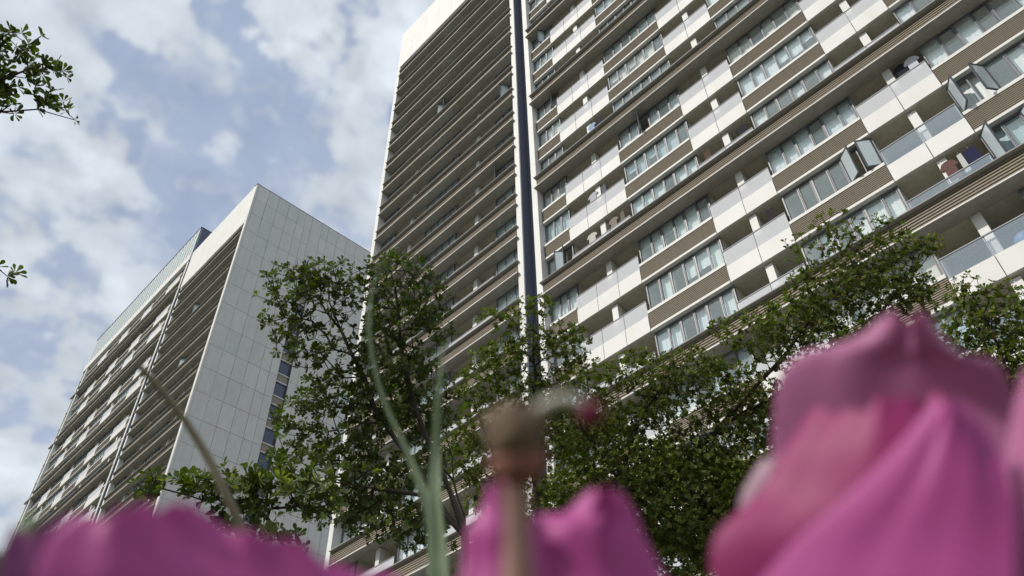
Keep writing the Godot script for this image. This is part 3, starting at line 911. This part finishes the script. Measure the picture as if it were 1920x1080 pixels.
func flowers() -> void:
	var tones := {"pink": [0.60, 0.095, 0.385], "mauve": [0.60, 0.22, 0.42], "deep": [0.42, 0.026, 0.18], "purple": [0.36, 0.085, 0.30], "pale": [0.62, 0.42, 0.50]}
	for k in tones:
		var m := mat("petal_" + k, lin(tones[k][0], tones[k][1], tones[k][2]), 0.55)
		weathered(m, noise_map(0.03, Color(0.86, 0.82, 0.86), Color(1, 1, 1), 77), Vector3(60, 60, 60))
		m.backlight_enabled = true
		m.backlight = Color(0.85, 0.7, 0.8)
	mat("stem_green", lin(0.13, 0.19, 0.07), 0.6)
	mat("stem_brown", lin(0.34, 0.19, 0.16), 0.7)
	mat("seed_brown", lin(0.135, 0.088, 0.05), 0.8)
	mat("seed_red", lin(0.22, 0.085, 0.06), 0.8)
	mat("filament", lin(0.50, 0.46, 0.40), 0.6)
	mat("crimson", lin(0.13, 0.001, 0.03), 0.8)
	var blade := mat("grass_blade", lin(0.25, 0.31, 0.19), 0.5)
	blade.backlight_enabled = true
	blade.backlight = Color(0.4, 0.5, 0.3)
	mat("straw", lin(0.19, 0.155, 0.10), 0.7)
	var group := "pink flowers close in front"
	# right flower
	var d := 0.17
	var base := at(1680, 1420, d + 0.02)
	var o := thing("flower", "large pink ruffled flower filling the lower right corner", "flower", soil_under(base), group)
	petal(o, M.petal_mauve, [[1560, 1300, d + 0.02], [1430, 1010, d + 0.025], [1445, 880, d + 0.03], [1450, 790, d + 0.03], [1462, 712, d + 0.03], [1500, 664, d + 0.03], [1572, 644, d + 0.03], [1622, 622, d + 0.03], [1652, 594, d + 0.03]], [[1800, 1300, d + 0.02], [1940, 1010, d + 0.02], [1925, 880, d + 0.025], [1910, 790, d + 0.03], [1893, 712, d + 0.03], [1868, 678, d + 0.03], [1815, 666, d + 0.03], [1778, 640, d + 0.03], [1748, 596, d + 0.03]], -0.006, 0.0010, 1)
	petal(o, M.petal_deep, [[1600, 1350, d], [1370, 1150, d + 0.002], [1335, 1020, d + 0.004], [1420, 930, d + 0.008], [1470, 850, d + 0.01], [1520, 780, d + 0.012]], [[1700, 1350, d], [1760, 1150, d], [1800, 1020, d], [1800, 900, d], [1790, 800, d + 0.004], [1762, 735, d + 0.01]], -0.006, 0.0006, 2)
	petal(o, M.petal_pink, [[1640, 1380, d - 0.01], [1400, 1180, d - 0.012], [1470, 1040, d - 0.008], [1590, 930, d - 0.006], [1690, 830, d - 0.003], [1755, 760, d]], [[1760, 1380, d - 0.01], [1880, 1180, d - 0.012], [1900, 1020, d - 0.008], [1890, 900, d - 0.004], [1850, 810, d], [1800, 750, d + 0.002]], -0.004, 0.0005, 3)
	petal(o, M.petal_mauve, [[1780, 1380, d + 0.01], [1850, 1150, d + 0.01], [1880, 950, d + 0.014], [1900, 800, d + 0.02], [1925, 700, d + 0.02]], [[1900, 1380, d + 0.01], [2100, 1150, d], [2120, 950, d], [2080, 800, d + 0.01], [1990, 690, d + 0.02]], -0.01, 0.002, 4)
	petal(o, M.petal_pale, [[1560, 1300, d + 0.03], [1420, 1050, d + 0.03], [1388, 960, d + 0.03], [1412, 900, d + 0.03], [1440, 868, d + 0.03]], [[1620, 1300, d + 0.03], [1560, 1050, d + 0.03], [1500, 960, d + 0.03], [1480, 900, d + 0.03], [1465, 868, d + 0.03]], -0.004, 0.0006, 5)
	stem_tube(o, "stem", [at(1680, 1340, d + 0.01), base, soil_under(base) + Vector3(0.01, 0.25, 0.0), soil_under(base)], 0.004, 0.003, M.stem_green)
	# middle flower
	d = 0.16
	base = at(1040, 1420, d + 0.01)
	o = thing("flower", "pink flower with two lobes rising behind the brown stalk at bottom centre", "flower", soil_under(base), group)
	petal(o, M.petal_pink, [[960, 1350, d], [850, 1180, d], [868, 1060, d + 0.004], [876, 995, d + 0.006], [905, 950, d + 0.008], [915, 912, d + 0.008]], [[1020, 1350, d], [1040, 1180, d], [1030, 1060, d + 0.004], [1000, 995, d + 0.006], [970, 950, d + 0.008], [945, 905, d + 0.008]], -0.006, 0.0010, 11)
	petal(o, M.petal_pink, [[1000, 1350, d + 0.003], [950, 1180, d + 0.003], [975, 1060, d + 0.006], [1000, 975, d + 0.008], [1060, 965, d + 0.01], [1092, 938, d + 0.01], [1115, 922, d + 0.01]], [[1100, 1350, d + 0.003], [1290, 1180, d + 0.003], [1245, 1080, d + 0.006], [1212, 1020, d + 0.008], [1190, 970, d + 0.01], [1170, 940, d + 0.01], [1150, 925, d + 0.01]], -0.008, 0.0010, 12)
	stem_tube(o, "stem", [at(1040, 1330, d + 0.004), base, soil_under(base) + Vector3(0.0, 0.25, 0.01), soil_under(base)], 0.004, 0.003, M.stem_green)
	# left flower
	d = 0.16
	base = at(360, 1450, d + 0.01)
	o = thing("flower", "broad pink flower lying low across the lower left corner", "flower", soil_under(base), group)
	petal(o, M.petal_purple, [[250, 1380, d + 0.012], [40, 1220, d + 0.012], [0, 1110, d + 0.014], [5, 1040, d + 0.016], [28, 995, d + 0.016]], [[400, 1380, d + 0.012], [460, 1220, d + 0.010], [440, 1110, d + 0.012], [330, 1010, d + 0.014], [230, 962, d + 0.016]], -0.004, 0.0008, 21)
	petal(o, M.petal_pink, [[300, 1400, d], [90, 1220, d], [60, 1110, d + 0.002], [85, 1020, d + 0.006], [135, 972, d + 0.008]], [[440, 1400, d], [560, 1220, d], [500, 1110, d + 0.002], [420, 1010, d + 0.006], [352, 940, d + 0.008]], -0.004, 0.0008, 22)
	petal(o, M.petal_pink, [[330, 1400, d + 0.004], [280, 1220, d + 0.004], [290, 1110, d + 0.006], [320, 1020, d + 0.009], [358, 958, d + 0.01]], [[500, 1400, d + 0.004], [860, 1240, d + 0.002], [840, 1160, d + 0.004], [780, 1110, d + 0.006], [715, 1082, d + 0.008]], -0.004, 0.0008, 23)
	stem_tube(o, "stem", [at(360, 1380, d + 0.006), base, soil_under(base) + Vector3(0.0, 0.25, 0.01), soil_under(base)], 0.004, 0.003, M.stem_green)
	# spent flower head on its stalk, one filament left
	d = 0.13
	base = at(975, 1450, d)
	o = thing("seed_head", "brown spent flower head on a thick stalk with one crimson tipped filament", "flower head", soil_under(base))
	stem_tube(o, "stalk", [at(962, 850, d), at(968, 960, d), at(975, 1120, d), base, soil_under(base) + Vector3(0, 0.2, 0), soil_under(base)], 0.0018, 0.0028, M.stem_brown)
	lump(o, "head", at(966, 822, d), Vector3(0.0044, 0.0053, 0.0044), M.seed_brown, 4)
	lump(o, "calyx", at(970, 868, d), Vector3(0.0043, 0.0034, 0.0043), M.seed_red, 5)
	lump(o, "bract", at(938, 798, d), Vector3(0.0025, 0.0031, 0.0025), M.seed_brown, 6)
	lump(o, "bract", at(998, 796, d), Vector3(0.0025, 0.0029, 0.0025), M.seed_brown, 7)
	stem_tube(o, "filament", [at(990, 785, d), at(1020, 762, d), at(1055, 749, d), at(1085, 756, d), at(1100, 770, d)], 0.0011, 0.0009, M.filament)
	lump(o, "anther", at(1106, 776, d), Vector3(0.0021, 0.0021, 0.0021), M.crimson, 8)
	# grass blades
	grass("tall green grass blade curving left in front of the leafy tree", [[826, 1420, 0.416, 16.7], [818, 1080, 0.432, 14.6], [806, 960, 0.432, 10.5], [765, 850, 0.440, 6.3], [715, 735, 0.448, 4.2], [692, 620, 0.456, 3.5], [700, 540, 0.464, 2.2], [722, 478, 0.464, 1.0]])
	grass("upright green grass blade with a fine tip, right of the curving blade", [[830, 1420, 0.384, 19.6], [824, 1080, 0.400, 17.4], [816, 940, 0.408, 11.8], [818, 840, 0.416, 8.3], [822, 740, 0.416, 4.8], [832, 640, 0.424, 1.4]])
	# straw
	base = at(520, 1300, 0.450)
	o = thing("dry_stem", "thin dry brown stem leaning left in front of the far tower", "stem", soil_under(base))
	stem_tube(o, "straw", [at(258, 683, 0.465), at(330, 765, 0.465), at(385, 850, 0.458), at(425, 930, 0.450), at(462, 1020, 0.450), at(500, 1160, 0.450), base, soil_under(base) + Vector3(0, 0.2, 0), soil_under(base)], 0.0016, 0.0038, M.straw)
	# low leaf at the corner
	base = at(-40, 1250, 0.2)
	o = thing("leaf_sprig", "blurred green leaf in the bottom left corner", "leaf", soil_under(base))
	lump(o, "leaf_blade", at(-18, 1085, 0.2), Vector3(0.006, 0.0055, 0.002), M.stem_green, 9)
	stem_tube(o, "stem", [at(-20, 1110, 0.2), base, soil_under(base) + Vector3(0, 0.2, 0), soil_under(base)], 0.001, 0.002, M.stem_green)

func grass(label: String, pts: Array) -> void:
	var foot := at(pts[0][0], pts[0][1], pts[0][2])
	var o := thing("grass_blade", label, "grass blade", soil_under(foot), "grass blades close in front")
	var rows := []
	var chain := [[soil_under(foot), 0.006]]
	for e in pts: chain.append([at(e[0], e[1], e[2]), e[3] / FOCAL * e[2]])
	var n := chain.size() - 1
	var across := view * Vector3(1, 0, 0)
	var deep := view * Vector3(0, 0, 1)
	for i in 41:
		var f := i / 40.0
		var k := mini(int(f * n), n - 1)
		var t := f * n - k
		var q: Vector3 = (chain[k][0] as Vector3).cubic_interpolate(chain[k + 1][0], chain[maxi(k - 1, 0)][0], chain[mini(k + 2, n)][0], t) - o.position
		var w: float = lerpf(chain[k][1], chain[k + 1][1], t)
		var row := []
		for j in 13:                                                            # a shallow V in section, closed round
			var a := TAU * j / 12.0
			var x := cos(a)
			row.append(q + across * x * w + deep * (absf(x) * w * 0.35 + sin(a) * 0.0002))
		rows.append(row)
	var s := Shape.new()
	s.grid(rows)
	part(o, "blade", s.mesh(), M.grass_blade)

# ---------------------------------------------------------------- small things on the balconies
func garment(label: String, u: float, floor_: int, z: float, w: float, h: float, color: Color, sleeves: bool) -> void:
	# hung flat from a ceiling rail inside a balcony of the near tower
	var top := 2.93 + 3.0 * floor_ + 2.85
	var o := thing("hanging_garment", label, "laundry", Vector3(-38.95 + u, top, -23.25 + z), "laundry on the balconies")
	var m := StandardMaterial3D.new()
	m.albedo_color = color
	m.roughness = 0.95
	var outline := [[-0.5, -1.0], [-0.46, -0.35]]
	if sleeves: outline += [[-0.62, -0.42], [-0.8, -0.32], [-0.5, -0.06], [-0.14, 0.0], [0.14, 0.0], [0.5, -0.06], [0.8, -0.32], [0.62, -0.42]]
	else: outline += [[-0.4, -0.02], [0.4, -0.02]]
	outline += [[0.46, -0.35], [0.5, -1.0]]
	var poly := PackedVector2Array()
	for p in outline: poly.append(Vector2(p[0] * w, p[1] * h))
	var idx := Geometry2D.triangulate_polygon(poly)
	var s := Shape.new()
	for side in [0.012, -0.012]:
		for k in range(0, idx.size(), 3):
			var a := Vector3(poly[idx[k]].x, poly[idx[k]].y - 0.1, side)
			var b := Vector3(poly[idx[k + 1]].x, poly[idx[k + 1]].y - 0.1, side)
			var c := Vector3(poly[idx[k + 2]].x, poly[idx[k + 2]].y - 0.1, side)
			var n := Vector3(0, 0, signf(side))
			if ((c - a).cross(b - a)).z * side > 0.0: s.tri(a, b, c, n, n, n)
			else: s.tri(a, c, b, n, n, n)
	for k in poly.size():
		var a := poly[k]
		var b := poly[(k + 1) % poly.size()]
		s.quad(Vector3(a.x, a.y - 0.1, 0.012), Vector3(a.x, a.y - 0.1, -0.012), Vector3(b.x, b.y - 0.1, -0.012), Vector3(b.x, b.y - 0.1, 0.012))
	part(o, "cloth", s.mesh(), m).rotation.y = rng.randf_range(-0.12, 0.12)
	var hook := Shape.new()
	hook.tube(PackedVector3Array([Vector3(0, 0.12, 0), Vector3(0, -0.1, 0)]), PackedFloat32Array([0.006, 0.006]), 5)
	part(o, "hanger", hook.mesh(), M.metal)

func small_things() -> void:
	garment("white shirt hanging in the open balcony next to the first windows, upper", 21.6, 10, -0.68, 0.5, 0.75, Color(0.66, 0.66, 0.68), true)
	garment("grey trousers hanging beside a white shirt on an upper balcony", 22.4, 10, -0.68, 0.34, 0.95, Color(0.35, 0.36, 0.4), false)
	garment("white shirt hanging beside the column just above the long ledge", 21.2, 9, -0.68, 0.45, 0.8, Color(0.72, 0.71, 0.68), true)
	garment("cream blouse hanging right of the column just above the long ledge", 22.7, 9, -0.68, 0.42, 0.8, Color(0.5, 0.46, 0.42), true)
	garment("pale towel hanging at the right end above the long ledge", 23.3, 9, -0.68, 0.3, 0.75, Color(0.4, 0.36, 0.33), false)
	garment("blue garment hanging in the lowest clear glass balcony at right", 38.0, 6, -0.68, 0.5, 1.05, Color(0.10, 0.11, 0.24), false)
	garment("white towel hanging left of the blue garment at right", 37.65, 6, -0.68, 0.2, 1.0, Color(0.7, 0.7, 0.7), false)
	garment("pinkish dress hanging left of the white towel at right", 37.2, 6, -0.68, 0.4, 0.95, Color(0.38, 0.27, 0.26), true)
	garment("dark coat hanging in the balcony under the upper right ledge", 37.6, 8, -0.68, 0.45, 1.1, Color(0.1, 0.1, 0.14), true)
	garment("white shirt between dark clothes in the balcony under the upper right ledge", 38.05, 8, -0.68, 0.4, 0.9, Color(0.75, 0.75, 0.8), true)
	garment("dark dress hanging in the balcony right of the dark brown louvres", 30.6, 7, -0.68, 0.4, 1.05, Color(0.14, 0.1, 0.12), false)
	garment("pair of dark trousers in the balcony left of the upper middle windows", 22.9, 12, -0.68, 0.34, 1.0, Color(0.12, 0.13, 0.18), false)
	garment("pale blue shirt in the balcony left of the upper middle windows", 22.2, 12, -0.68, 0.46, 0.8, Color(0.55, 0.62, 0.74), true)
	garment("dark jacket at the right end of the middle ledge balcony", 30.7, 9, -0.68, 0.46, 0.85, Color(0.1, 0.1, 0.11), true)
	garment("brown cloth at the left end of the middle ledge balcony", 28.7, 9, -0.68, 0.4, 0.9, Color(0.3, 0.22, 0.17), false)
	garment("grey shirt hanging high in the narrow balcony column near the top", 37.4, 11, -0.68, 0.45, 0.8, Color(0.5, 0.5, 0.52), true)
	# ball behind clear glass
	var o := thing("blue_ball", "big pale blue ball behind the clear glass balcony at right edge", "ball", Vector3(-38.95 + 37.9, 2.93 + 15.0 + 0.955, -23.25 - 1.0))
	var s := SphereMesh.new()
	s.radius = 0.33
	s.height = 0.66
	var stripes := part(o, "ball_skin", s, mat("ball", lin(0.12, 0.25, 0.5), 0.5), Vector3(0, 0.33, 0))
	stripes.rotation.z = 0.3
	var valve := CylinderMesh.new()
	valve.top_radius = 0.02
	valve.bottom_radius = 0.03
	valve.height = 0.03
	part(o, "valve", valve, M.metal, Vector3(0.0, 0.665, 0))
